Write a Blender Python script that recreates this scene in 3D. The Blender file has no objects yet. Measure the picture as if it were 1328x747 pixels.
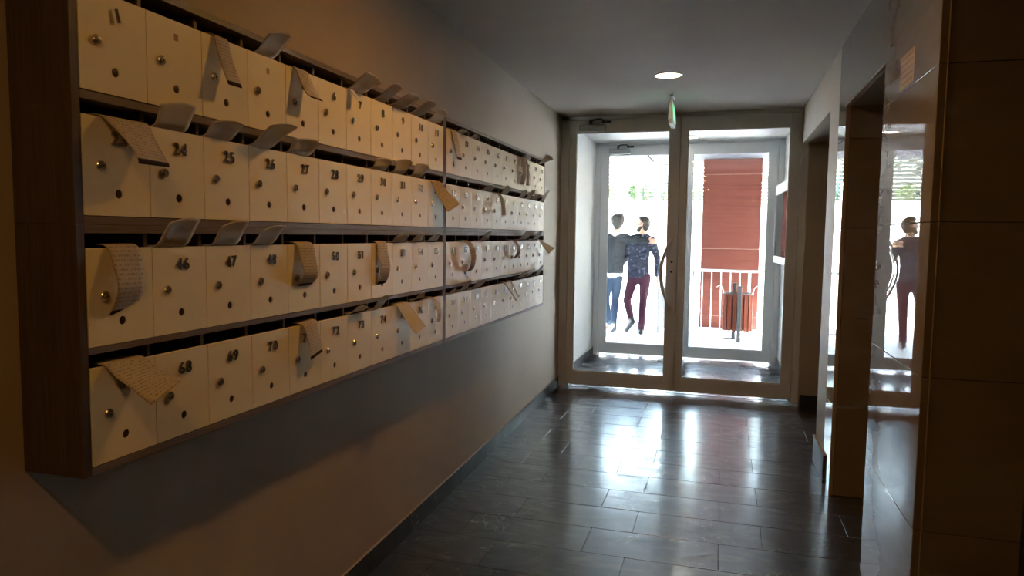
import bpy, bmesh, math, random
from mathutils import Vector, Matrix, noise

random.seed(7)
SC = bpy.context.scene
COL = SC.collection
PI = math.pi

# ------------------------------------------------------------------ camera
F_PX, YAW, PITCH, ROLL, EYE = 911.4, 0.2894, -0.0759, 0.0118, 1.5
_cy, _sy, _cp, _sp, _cr, _sr = math.cos(YAW), math.sin(YAW), math.cos(PITCH), math.sin(PITCH), math.cos(ROLL), math.sin(ROLL)
FWD = Vector((-_sy * _cp, _cy * _cp, _sp))
_r = Vector((_cy, _sy, 0)); _u = _r.cross(FWD)
RT = _r * _cr + _u * _sr
UP = -_r * _sr + _u * _cr
cam_data = bpy.data.cameras.new('camera'); cam = bpy.data.objects.new('camera', cam_data); COL.objects.link(cam)
cam_data.sensor_width = 36.0; cam_data.lens = F_PX / 1328 * 36.0
cam_data.clip_start = 0.02; cam_data.clip_end = 300
cam.matrix_world = Matrix(((RT.x, UP.x, -FWD.x, 0), (RT.y, UP.y, -FWD.y, 0), (RT.z, UP.z, -FWD.z, EYE), (0, 0, 0, 1)))
SC.camera = cam

def un(px, py, ax, val):
    """survey helper: the point of a plane (axis ax = val) that was measured at a pixel of the photograph"""
    d = FWD + RT * ((px - 664) / F_PX) - UP * ((py - 373.5) / F_PX)
    o = Vector((0, 0, EYE))
    return o + d * ((val - o[ax]) / d[ax])

# ------------------------------------------------------------------ world, sun, exposure
world = bpy.data.worlds.new('sky'); SC.world = world; world.use_nodes = True
wn = world.node_tree
bg = wn.nodes['Background']
sky = wn.nodes.new('ShaderNodeTexSky'); sky.sky_type = 'NISHITA'; sky.sun_disc = False
sky.sun_elevation = math.radians(52); sky.sun_rotation = math.radians(68); sky.air_density = 1.6; sky.dust_density = 3.2
wn.links.new(sky.outputs[0], bg.inputs[0]); bg.inputs[1].default_value = 5.9
sd = bpy.data.lights.new('sun', 'SUN'); sun = bpy.data.objects.new('sun', sd); COL.objects.link(sun)
sd.energy = 190.0; sd.angle = math.radians(1.5); sd.color = (0.95, 0.97, 1.0)
_az, _el = math.radians(68), math.radians(52)
sun_dir = Vector((math.sin(_az) * math.cos(_el), math.cos(_az) * math.cos(_el), math.sin(_el)))
sun.rotation_euler = sun_dir.to_track_quat('Z', 'Y').to_euler(); sun.location = (10, 30, 30)
vs = SC.view_settings; vs.view_transform = 'Standard'; vs.look = 'None'; vs.exposure = 0.0; vs.gamma = 1.0; vs.use_curve_mapping = False
SC.cycles.sample_clamp_indirect = 80.0; SC.cycles.diffuse_bounces = 6
LAMP = (1.0, 0.49, 0.115); LAMP_W = 140.0

# ------------------------------------------------------------------ materials
def mat(name, col, rough=0.5, metal=0.0, spec=0.5, **kw):
    m = bpy.data.materials.new(name); m.use_nodes = True
    b = m.node_tree.nodes['Principled BSDF']
    b.inputs['Base Color'].default_value = (*col, 1); b.inputs['Roughness'].default_value = rough
    b.inputs['Metallic'].default_value = metal; b.inputs['Specular IOR Level'].default_value = spec
    return m
def N(m, t, **kw):
    n = m.node_tree.nodes.new(t)
    for k, v in kw.items():
        if k in n.inputs: n.inputs[k].default_value = v
        else: setattr(n, k, v)
    return n
def L(m, a, b): m.node_tree.links.new(a, b)
def bsdf(m): return m.node_tree.nodes['Principled BSDF']
def coords(m, scale=(1, 1, 1), src='Object', rnd=False):
    tc = N(m, 'ShaderNodeTexCoord'); mp = N(m, 'ShaderNodeMapping'); mp.inputs['Scale'].default_value = scale
    L(m, tc.outputs[src], mp.inputs['Vector'])
    if rnd:
        oi = N(m, 'ShaderNodeObjectInfo'); mu = N(m, 'ShaderNodeMath', operation='MULTIPLY'); mu.inputs[1].default_value = 37.0
        L(m, oi.outputs['Random'], mu.inputs[0]); cb = N(m, 'ShaderNodeCombineXYZ')
        for k in range(3): L(m, mu.outputs[0], cb.inputs[k])
        L(m, cb.outputs[0], mp.inputs['Location'])
    return mp.outputs[0]
def ramp(m, fac, stops):
    r = N(m, 'ShaderNodeValToRGB'); e = r.color_ramp.elements
    while len(e) < len(stops): e.new(0.5)
    for s, (p, c) in zip(e, stops): s.position = p; s.color = (*c, 1) if len(c) == 3 else c
    L(m, fac, r.inputs[0]); return r.outputs[0]
def mixc(m, fac, a, b, mode='MIX'):
    x = N(m, 'ShaderNodeMix', data_type='RGBA', blend_type=mode)
    for s, v in ((0, fac), (6, a), (7, b)):
        if hasattr(v, 'is_linked') or hasattr(v, 'links'): L(m, v, x.inputs[s])
        else: x.inputs[s].default_value = v if s == 0 else (*v, 1)
    return x.outputs[2]
def bump(m, h, strength=0.1, dist=0.002):
    b = N(m, 'ShaderNodeBump'); b.inputs['Strength'].default_value = strength; b.inputs['Distance'].default_value = dist
    L(m, h, b.inputs['Height']); L(m, b.outputs[0], bsdf(m).inputs['Normal'])
def noisy(m, scale, detail=4, v=None, rough=0.55, dist=0.0):
    n = N(m, 'ShaderNodeTexNoise'); n.inputs['Scale'].default_value = scale; n.inputs['Detail'].default_value = detail
    n.inputs['Roughness'].default_value = rough; n.inputs['Distortion'].default_value = dist
    if v is not None: L(m, v, n.inputs['Vector'])
    return n.outputs['Fac']

def mottled(name, c0, c1, rough, scale, bscale=None, bs=0.1, **kw):
    m = mat(name, c0, rough, **kw); v = coords(m)
    L(m, ramp(m, noisy(m, scale, 5, v), [(0.35, c0), (0.65, c1)]), bsdf(m).inputs['Base Color'])
    if bscale: bump(m, noisy(m, bscale, 3, v), bs)
    return m

M = {}
M['paint'] = mottled('wall_paint', (.43, .35, .262), (.405, .33, .247), 0.62, 2.0, 260, 0.12)
M['white_paint'] = mottled('white_paint', (.64, .635, .62), (.61, .605, .59), 0.6, 2.0, 200, 0.08)
M['ceiling'] = mottled('ceiling_paint', (.47, .43, .385), (.44, .405, .36), 0.8, 1.5, 180, 0.08)
M['render'] = mottled('white_render', (.82, .81, .78), (.74, .73, .70), 0.85, 1.2, 60, 0.2)
M['door_paint'] = mottled('cream_laminate', (.84, .755, .555), (.81, .725, .53), 0.42, 6.0, 900, 0.05)
M['alu'] = mottled('grey_aluminium', (.70, .70, .70), (.68, .68, .68), 0.5, 5.0)
M['alu_bright'] = mat('bright_aluminium', (.82, .82, .82), 0.28, 1.0)
M['chrome'] = mat('chrome', (.75, .73, .70), 0.22, 1.0)
M['numeral'] = mat('numeral_metal', (.34, .32, .30), 0.27, 1.0)
M['dark_metal'] = mat('dark_metal', (.06, .065, .07), 0.45, 0.3)
M['rail_metal'] = mat('galvanised_rail', (.62, .62, .62), 0.4, 0.6)
M['hole'] = mat('dark_interior', (.03, .013, .009), 0.9)
M['closer'] = mat('closer_grey', (.34, .34, .34), 0.4)
M['black'] = mat('black_rubber', (.012, .012, .012), 0.6)
M['grout'] = mat('grout', (.36, .31, .26), 0.85)
M['dark_grout'] = mat('dark_grout', (.012, .012, .013), 0.7)
M['residue'] = mat('glue_residue', (.42, .30, .17), 0.7)

# brown laminate of the cabinets: fine grain running along the board
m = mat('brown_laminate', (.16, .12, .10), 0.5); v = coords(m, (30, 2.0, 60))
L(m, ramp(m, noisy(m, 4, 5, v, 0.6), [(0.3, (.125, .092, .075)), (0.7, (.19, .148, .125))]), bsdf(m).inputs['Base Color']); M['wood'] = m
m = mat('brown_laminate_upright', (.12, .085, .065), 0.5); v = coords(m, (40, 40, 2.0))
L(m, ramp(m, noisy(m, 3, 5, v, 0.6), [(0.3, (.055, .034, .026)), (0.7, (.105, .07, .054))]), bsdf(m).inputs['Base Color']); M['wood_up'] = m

# polished dark stone floor: mottling, pale veins, smudged gloss
def stone(name, c0, c1, vein, rmin, rmax, veins=True, coat=1.0):
    m = mat(name, c0, 0.2); v = coords(m, rnd=True)
    base = ramp(m, noisy(m, 5, 8, v, 0.65, 0.6), [(0.3, c0), (0.55, c1), (0.75, c0)])
    if veins:
        vv = noisy(m, 1.7, 5, v, 0.6, 1.2)
        a = N(m, 'ShaderNodeMath', operation='SUBTRACT'); L(m, vv, a.inputs[0]); a.inputs[1].default_value = 0.5
        ab = N(m, 'ShaderNodeMath', operation='ABSOLUTE'); L(m, a.outputs[0], ab.inputs[0])
        line = ramp(m, ab.outputs[0], [(0.0, (1, 1, 1)), (0.006, (0, 0, 0))])
        gate = ramp(m, noisy(m, 2.6, 2, v), [(0.48, (0, 0, 0)), (0.56, (1, 1, 1))])
        f = N(m, 'ShaderNodeMath', operation='MULTIPLY'); L(m, line, f.inputs[0]); L(m, gate, f.inputs[1])
        base = mixc(m, f.outputs[0], base, vein)
    L(m, base, bsdf(m).inputs['Base Color'])
    tc = N(m, 'ShaderNodeNewGeometry'); mp = N(m, 'ShaderNodeMapping'); mp.inputs['Scale'].default_value = (2.2, 5.0, 1)
    L(m, tc.outputs['Position'], mp.inputs['Vector'])
    sm = noisy(m, 2.2, 7, mp.outputs[0], 0.68, 0.9)
    rr = N(m, 'ShaderNodeMapRange'); L(m, sm, rr.inputs[0]); rr.inputs[1].default_value = 0.35; rr.inputs[2].default_value = 0.68
    bsdf(m).inputs['Coat Roughness'].default_value = .16; bsdf(m).inputs['Coat IOR'].default_value = 1.75; bsdf(m).inputs['Coat Tint'].default_value = (.90, .95, 1, 1)
    mp3 = N(m, 'ShaderNodeMapping'); mp3.inputs['Scale'].default_value = (3.0, 7.5, 1); L(m, tc.outputs['Position'], mp3.inputs['Vector'])
    smu = ramp(m, noisy(m, 1.0, 8, mp3.outputs[0], 0.62, 1.6), [(0.36, (.2, .2, .2)), (0.48, (1, 1, 1))])
    cw = N(m, 'ShaderNodeMath', operation='MULTIPLY'); L(m, smu, cw.inputs[0]); cw.inputs[1].default_value = coat
    L(m, cw.outputs[0], bsdf(m).inputs['Coat Weight'])
    rr.inputs[3].default_value = rmin; rr.inputs[4].default_value = rmax
    L(m, rr.outputs[0], bsdf(m).inputs['Roughness'])
    bump(m, noisy(m, 9, 4, v), 0.05, 0.001)
    return m
M['floor'] = stone('dark_polished_stone', (.024, .026, .034), (.045, .046, .055), (.22, .21, .20), 0.28, 0.46)
M['plinth'] = stone('dark_plinth_stone', (.022, .022, .025), (.04, .04, .042), (.15, .14, .13), 0.5, 0.6, coat=.06)
bsdf(M['plinth']).inputs['Specular IOR Level'].default_value = .15
# glossy brown-grey wall tiles
m = mat('glossy_brown_tile', (.2, .165, .13), 0.008); v = coords(m, (1, 1, 3.0), rnd=True)
L(m, ramp(m, noisy(m, 3, 7, v, 0.6, 0.5), [(0.3, (.205, .165, .128)), (0.7, (.255, .21, .17))]), bsdf(m).inputs['Base Color'])
M['tile'] = m
m = mat('satin_brown_tile', (.2, .165, .13), 0.35); v = coords(m, (1, 1, 3.0), rnd=True)
L(m, ramp(m, noisy(m, 3, 7, v, 0.6, 0.5), [(0.3, (.19, .15, .118)), (0.7, (.24, .195, .155))]), bsdf(m).inputs['Base Color']); M['tile_satin'] = m
m = mat('tile_edge', (.25, .16, .09), 0.5); M['tile_edge'] = m

# window glass: a clear pane with the mirror reflection of its two faces
m = bpy.data.materials.new('clear_glass'); m.use_nodes = True; nt = m.node_tree; nt.nodes.clear()
o_ = nt.nodes.new('ShaderNodeOutputMaterial'); mx = nt.nodes.new('ShaderNodeMixShader'); tr = nt.nodes.new('ShaderNodeBsdfTransparent')
gl = nt.nodes.new('ShaderNodeBsdfGlossy'); gl.inputs['Roughness'].default_value = 0.0; fr = nt.nodes.new('ShaderNodeFresnel'); fr.inputs[0].default_value = 1.45
tr.inputs[0].default_value = (.955, .97, .965, 1)
nt.links.new(fr.outputs[0], mx.inputs[0]); nt.links.new(tr.outputs[0], mx.inputs[1]); nt.links.new(gl.outputs[0], mx.inputs[2]); nt.links.new(mx.outputs[0], o_.inputs[0])
M['glass'] = m

def emit(name, col, s):
    m = mat(name, (.8, .8, .8), 0.5); b = bsdf(m)
    b.inputs['Emission Color'].default_value = (*col, 1); b.inputs['Emission Strength'].default_value = s
    return m
M['lamp'] = emit('warm_diffuser', LAMP, LAMP_W)
M['lamp_far'] = emit('warm_white_diffuser', (1.0, .66, .36), 62.0)
M['lamp_vest'] = emit('vestibule_diffuser', (1.0, .95, .88), 50.0)
M['sign_green'] = emit('green_sign_panel', (.05, .95, .35), .55)
M['sign_white'] = emit('white_sign_marks', (.8, 1, .9), .8)
M['acrylic'] = mat('sign_housing', (.62, .58, .50), 0.3)

# paper, plain and printed (UV: u across, v along the sheet)
def paper(name, col, printed, bar=False):
    m = mat(name, col, 0.75, spec=0.2); b = bsdf(m)
    uv = N(m, 'ShaderNodeUVMap'); mp = N(m, 'ShaderNodeMapping'); L(m, uv.outputs[0], mp.inputs[0])
    v = coords(m); base = ramp(m, noisy(m, 14, 4, v), [(0.3, tuple(c * .93 for c in col)), (0.7, col)])
    if printed:
        sx = N(m, 'ShaderNodeSeparateXYZ'); L(m, mp.outputs[0], sx.inputs[0])
        s = N(m, 'ShaderNodeMath', operation='MULTIPLY'); L(m, sx.outputs[1], s.inputs[0]); s.inputs[1].default_value = 20.0
        fr_ = N(m, 'ShaderNodeMath', operation='FRACT'); L(m, s.outputs[0], fr_.inputs[0])
        band = ramp(m, fr_.outputs[0], [(0.0, (0, 0, 0)), (0.55, (0, 0, 0)), (0.62, (1, 1, 1)), (0.95, (1, 1, 1))])
        mp2 = N(m, 'ShaderNodeMapping'); mp2.inputs['Scale'].default_value = (22, 20, 1); L(m, uv.outputs[0], mp2.inputs[0])
        w = ramp(m, noisy(m, 1.0, 2, mp2.outputs[0]), [(0.47, (0, 0, 0)), (0.56, (1, 1, 1))])
        f = N(m, 'ShaderNodeMath', operation='MULTIPLY'); L(m, band, f.inputs[0]); L(m, w, f.inputs[1])
        f2 = N(m, 'ShaderNodeMath', operation='MULTIPLY'); L(m, f.outputs[0], f2.inputs[0]); f2.inputs[1].default_value = 0.55
        base = mixc(m, f2.outputs[0], base, (.14, .12, .13))
        if bar:
            k = ramp(m, sx.outputs[1], [(0.93, (0, 0, 0)), (0.945, (1, 1, 1))])
            base = mixc(m, k, base, (.05, .03, .03))
    L(m, base, b.inputs['Base Color'])
    # thin paper lets a little light through
    t = N(m, 'ShaderNodeBsdfTranslucent'); L(m, base, t.inputs[0]); x = N(m, 'ShaderNodeMixShader'); x.inputs[0].default_value = 0.36
    out = m.node_tree.nodes['Material Output']; L(m, b.outputs[0], x.inputs[1]); L(m, t.outputs[0], x.inputs[2]); L(m, x.outputs[0], out.inputs[0])
    return m
M['paper'] = paper('plain_paper', (.80, .77, .74), False)
M['print'] = paper('printed_paper', (.70, .62, .54), True)
M['bill'] = paper('printed_bill', (.70, .62, .54), True, True)

# outdoors
m = mat('red_wood_cladding', (.3, .09, .06), 0.6, spec=.12); v = coords(m, (0.5, 0.5, 22))
L(m, ramp(m, noisy(m, 1.6, 6, v, 0.7), [(0.38, (.105, .029, .021)), (0.52, (.155, .047, .034)), (0.64, (.118, .033, .024))]), bsdf(m).inputs['Base Color']); M['cladding'] = m
m = mat('bin_wood', (.36, .09, .045), 0.7, spec=.1); v = coords(m, (12, 12, 1.2), rnd=True)
L(m, ramp(m, noisy(m, 3, 5, v), [(0.3, (.11, .025, .015)), (0.7, (.17, .044, .025))]), bsdf(m).inputs['Base Color']); M['bin_wood'] = m
M['paving'] = mottled('pale_paving', (.60, .60, .60), (.50, .50, .50), 0.55, 3.0, 40, 0.1)
M['step'] = mottled('grey_step_stone', (.40, .39, .38), (.33, .32, .31), 0.7, 4.0, 50, 0.1)
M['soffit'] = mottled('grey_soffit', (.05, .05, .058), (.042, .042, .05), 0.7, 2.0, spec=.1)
M['fence_wood'] = mottled('pale_fence_slat', (.11, .11, .095), (.085, .085, .072), 0.7, 5.0)
M['soil'] = mottled('soil', (.10, .075, .05), (.06, .045, .03), 0.9, 8.0)
M['bark'] = mottled('bark', (.16, .12, .09), (.08, .06, .045), 0.9, 12.0, 40, 0.4)
def leafm(name, a, b):
    m = mat(name, a, 0.6); oi = N(m, 'ShaderNodeNewGeometry')
    L(m, ramp(m, oi.outputs['Random Per Island'], [(0.0, a), (1.0, b)]), bsdf(m).inputs['Base Color'])
    t = N(m, 'ShaderNodeBsdfTranslucent'); t.inputs[0].default_value = (*b, 1); x = N(m, 'ShaderNodeMixShader'); x.inputs[0].default_value = 0.3
    out = m.node_tree.nodes['Material Output']; L(m, bsdf(m).outputs[0], x.inputs[1]); L(m, t.outputs[0], x.inputs[2]); L(m, x.outputs[0], out.inputs[0])
    return m
M['leaf'] = leafm('green_leaf', (.012, .03, .009), (.04, .065, .018))
M['leaf_pale'] = leafm('yellow_green_leaf', (.05, .06, .015), (.10, .095, .03))

# ------------------------------------------------------------------ mesh helpers
def link(name, me, material=None, parent=None, kind=None, loc=None, rot=None):
    o = bpy.data.objects.new(name, me); COL.objects.link(o)
    if material is not None and me is not None and not me.materials: me.materials.append(material)
    if parent is not None: o.parent = parent
    if kind: o['kind'] = kind
    if loc is not None: o.location = loc
    if rot is not None: o.rotation_euler = rot
    return o
def tag(o, label=None, cat=None, group=None, kind=None):
    for k, v_ in (('label', label), ('category', cat), ('group', group), ('kind', kind)):
        if v_: o[k] = v_
    return o
def empty(name, loc=(0, 0, 0), **kw):
    o = bpy.data.objects.new(name, None); COL.objects.link(o); o.location = loc; o.empty_display_size = .05
    return tag(o, **kw)
def done(bm, name, smooth=False):
    me = bpy.data.meshes.new(name); bm.normal_update(); bm.to_mesh(me); bm.free()
    if smooth:
        for p in me.polygons: p.use_smooth = True
    return me
def box(bm, a, b, bev=0.0):
    a, b = Vector(a), Vector(b)
    vs_ = bmesh.ops.create_cube(bm, size=1)['verts']
    c, s = (a + b) / 2, b - a
    for v_ in vs_: v_.co = Vector((v_.co.x * s.x, v_.co.y * s.y, v_.co.z * s.z)) + c
    if bev: bmesh.ops.bevel(bm, geom=list({e for v_ in vs_ for e in v_.link_edges}), offset=bev, segments=1, affect='EDGES')
    return vs_
def boxes(name, lst, bev=0.0):
    bm = bmesh.new()
    for a, b in lst: box(bm, a, b, bev)
    return done(bm, name)
def tube(bm, pts, r, seg=8, caps=True, closed=False):
    pts = [Vector(p) for p in pts]; n = len(pts); rs = r if isinstance(r, (list, tuple)) else [r] * n
    rings = []; ref = None
    for i, p in enumerate(pts):
        if closed: t = pts[(i + 1) % n] - pts[i - 1]
        else: t = pts[min(i + 1, n - 1)] - pts[max(i - 1, 0)]
        t.normalize()
        if ref is None: ref = Vector((0, 0, 1)) if abs(t.z) < .9 else Vector((1, 0, 0))
        s = t.cross(ref).normalized(); u = s.cross(t).normalized(); ref = u
        rings.append([bm.verts.new(p + (s * math.cos(2 * PI * k / seg) + u * math.sin(2 * PI * k / seg)) * rs[i]) for k in range(seg)])
    for i in range(n if closed else n - 1):
        A, B = rings[i], rings[(i + 1) % n]
        for k in range(seg): bm.faces.new((A[k], A[(k + 1) % seg], B[(k + 1) % seg], B[k]))
    if caps and not closed: bm.faces.new(rings[0][::-1]); bm.faces.new(rings[-1])
def lathe(bm, prof, seg=20, M4=None):
    """prof: (r, h) list turned about z"""
    rings = []
    for r, h in prof:
        rings.append([bm.verts.new((max(r, 1e-5) * math.cos(2 * PI * k / seg), max(r, 1e-5) * math.sin(2 * PI * k / seg), h)) for k in range(seg)])
    for A, B in zip(rings, rings[1:]):
        for k in range(seg): bm.faces.new((A[k], A[(k + 1) % seg], B[(k + 1) % seg], B[k]))
    bm.faces.new(rings[0][::-1]); bm.faces.new(rings[-1])
    if M4 is not None: bmesh.ops.transform(bm, matrix=M4, verts=[v_ for R in rings for v_ in R])
def cr(pts, n=6):
    """Catmull-Rom through points"""
    pts = [Vector(p) for p in pts]; P = [pts[0] * 2 - pts[1]] + pts + [pts[-1] * 2 - pts[-2]]; out = []
    for i in range(1, len(P) - 2):
        for k in range(n):
            t = k / n; a, b, c, d = P[i - 1:i + 3]
            out.append(.5 * ((2 * b) + (c - a) * t + (2 * a - 5 * b + 4 * c - d) * t * t + (3 * b - a - 3 * c + d) * t ** 3))
    return out + [pts[-1]]
def part(name, bm, material, parent, smooth=False, kind=None): return link(name, done(bm, name, smooth), material, parent, kind)

XR, H, YD, YO = 0.645, 2.64, 6.78, 8.75
def wall_x(y): return -1.425 - .0186 * (y - 1.12)     # the left wall is not quite square to the doors

# ------------------------------------------------------------------ setting: floor
floor = link('floor', boxes('floor', [((-1.75, -2.5, -.12), (2.7, 8.95, -.006))]), M['dark_grout'], kind='structure')
tile_cache = {}
def stone_tile(parent, name, a, b, material, th=.006, gap=.0012, tilt=.0007, axis=2):
    """a thin slab with a chamfered face, its mesh shared by all slabs of one size"""
    s = Vector(b) - Vector(a); key = (name, material.name, tuple(round(x, 3) for x in s), axis)
    me = tile_cache.get(key)
    if me is None:
        h = s / 2; lo = Vector((-h.x, -h.y, -h.z)); hi = h.copy()
        for k in range(3):
            if k != axis: lo[k] += gap; hi[k] -= gap
        bm = bmesh.new(); box(bm, lo, hi, .0011); me = tile_cache[key] = done(bm, name)
    o = link(name, me, material, parent, loc=(Vector(a) + Vector(b)) / 2)
    if tilt: o.rotation_euler = (random.uniform(-tilt, tilt), random.uniform(-tilt, tilt), 0)
    return o
TY, TL = .289, .625
def lay(x0, x1, y0, y1):
    k = math.floor((y0 - 3.203) / TY)
    while 3.203 + k * TY < y1 - .01:
        ya, yb = max(y0, 3.203 + k * TY), min(y1, 3.203 + (k + 1) * TY)
        off = .03 if k % 2 == 0 else .235
        j = math.floor((x0 - off) / TL)
        while off + j * TL < x1 - .01:
            xa, xb = max(x0, off + j * TL), min(x1, off + (j + 1) * TL)
            if xb - xa > .02 and yb - ya > .02: stone_tile(floor, 'floor_tile', (xa, ya, -.006), (xb, yb, 0), M['floor'])
            j += 1
        k += 1
lay(-1.53, 1.85, 1.47, YD)
lay(-1.535, .66, YD, YO + .06)
link('floor_slab', boxes('floor_slab', [((-1.75, -2.5, -.006), (2.7, 1.468, 0)), ((1.85, 1.468, -.006), (2.7, 6.7, 0))]), M['floor'], floor)

# ------------------------------------------------------------------ setting: walls, ceiling
link('ceiling', boxes('ceiling', [((-1.75, -2.5, H), (2.75, 8.95, H + .25))]), M['ceiling'], kind='structure')
wl = link('wall_left', boxes('wall_left', [((-1.75, -2.5, 0), (-1.5, YD + .02, H)), ((-1.75, YD + .02, 0), (-1.535, 8.95, H))]), M['paint'], kind='structure')
wl.data.materials.append(M['white_paint'])
for v_ in wl.data.vertices:
    if v_.co.x > -1.51: v_.co.x = wall_x(v_.co.y)
for p in wl.data.polygons:
    if p.center.y > YD + .03 or (p.index >= 6): p.material_index = 1
link('wall_back', boxes('wall_back', [((-1.75, -2.65, 0), (2.75, -2.5, H))]), M['paint'], kind='structure')
link('wall_side', boxes('wall_side', [((2.6, -2.5, 0), (2.75, 6.7, H))]), M['paint'], kind='structure')
link('wall_end', boxes('wall_end', [((.70, 6.70, 0), (2.75, 6.86, H))], .001), M['paint'], kind='structure')
link('wall_vestibule', boxes('wall_vestibule', [((.66, 6.86, 0), (.86, 8.95, H))]), M['white_paint'], kind='structure')
link('ceiling_vestibule', boxes('ceiling_vestibule', [((-1.535, YD + .07, H - .006), (.66, YO - .002, H))]), M['white_paint'], kind='structure')
# right-hand wall: two piers and a header across two openings
wr = link('wall_right', boxes('wall_right', [
    ((XR + .024, 2.60, 0), (.957, 3.40, H)), ((XR + .024, 3.40, 2.25), (.957, 4.38, H)), ((XR + .02, 4.392, 0), (.957, 4.66, H)),
    ((XR + .004, 4.66, 0), (.957, 5.06, H)), ((XR + .004, 5.06, 2.33), (.957, 6.70, H))]), M['paint'], kind='structure')
ZJ = [0.002, .525, 1.045, 1.557, 2.06, H - .002]
for z0, z1 in zip(ZJ, ZJ[1:]):
    stone_tile(wr, 'tile', (XR, 2.585, z0), (XR + .024, 3.40, z1), M['tile'], axis=0, tilt=0)
    stone_tile(wr, 'tile', (XR + .026, 2.585, z0), (.957, 2.60, z1), M['tile_satin'], axis=1, tilt=0)
    stone_tile(wr, 'tile', (XR, 4.38, z0), (XR + .02, 4.655, z1), M['tile'], axis=0, tilt=0)
    stone_tile(wr, 'tile', (XR + .022, 4.38, z0), (.957, 4.392, z1), M['tile_satin'], axis=1, tilt=0)
stone_tile(wr, 'tile', (XR, 3.40, 2.25), (XR + .024, 4.38, H - .002), M['tile'], axis=0, tilt=0)
link('corner_bead', boxes('corner_bead', [((XR + .0235, 2.5835, 0), (XR + .0265, 2.60, H))]), M['grout'], wr)
link('opening_edge', boxes('opening_edge', [((XR - .002, 3.40, 2.245), (XR + .02, 4.38, 2.252)), ((XR - .002, 4.375, 0), (XR + .02, 4.382, 2.245))], .001), M['grout'], wr)
link('soffit_tile', boxes('soffit_tile', [((XR + .02, 3.402, 2.243), (.955, 4.374, 2.252))]), M['tile_satin'], wr)

# skirting: stone lengths with a chamfered top
def skirting(name, runs, h=.10):
    """runs: (a, b, axis) boxes laid end to end; each length is a piece"""
    root = empty(name, runs[0][0]); root['kind'] = 'structure'
    for a, b in runs:
        o = stone_tile(root, 'stone', a, b, M['plinth'], gap=.0008, tilt=0, axis=2)
        o.location -= root.location
        ln = stone_tile(root, 'top_joint', (a[0], a[1], b[2] - .0005), (b[0], b[1], b[2] + .0025), M['grout'], gap=0, tilt=0, axis=2)
        ln.location -= root.location
    return root
ys = [-2.49, -1.2] + [0.03 + .62 * i for i in range(11)] + [YD - .02]
bl = skirting('baseboard_left', [((0, a, 0), (.013, b, .10)) for a, b in zip(ys, ys[1:])])
bl.location = (wall_x(-2.49) + .0005, -2.49, 0); bl.rotation_euler = (0, 0, .0186)
skirting('baseboard_vestibule', [((-1.535, a, 0), (-1.522, b, .10)) for a, b in ((6.86, 7.5), (7.5, 8.12), (8.12, 8.74))])
skirting('baseboard_vestibule_right', [((.647, a, 0), (.66, b, .10)) for a, b in ((6.86, 7.5), (7.5, 8.12), (8.12, 8.74))])
skirting('baseboard_end', [((.706, 6.687, 0), (1.3, 6.70, .10)), ((1.3, 6.687, 0), (2.0, 6.70, .10))])
skirting('baseboard_pier', [((XR - .012, 4.575, 0), (XR + .004, 5.06, .175))])

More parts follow.
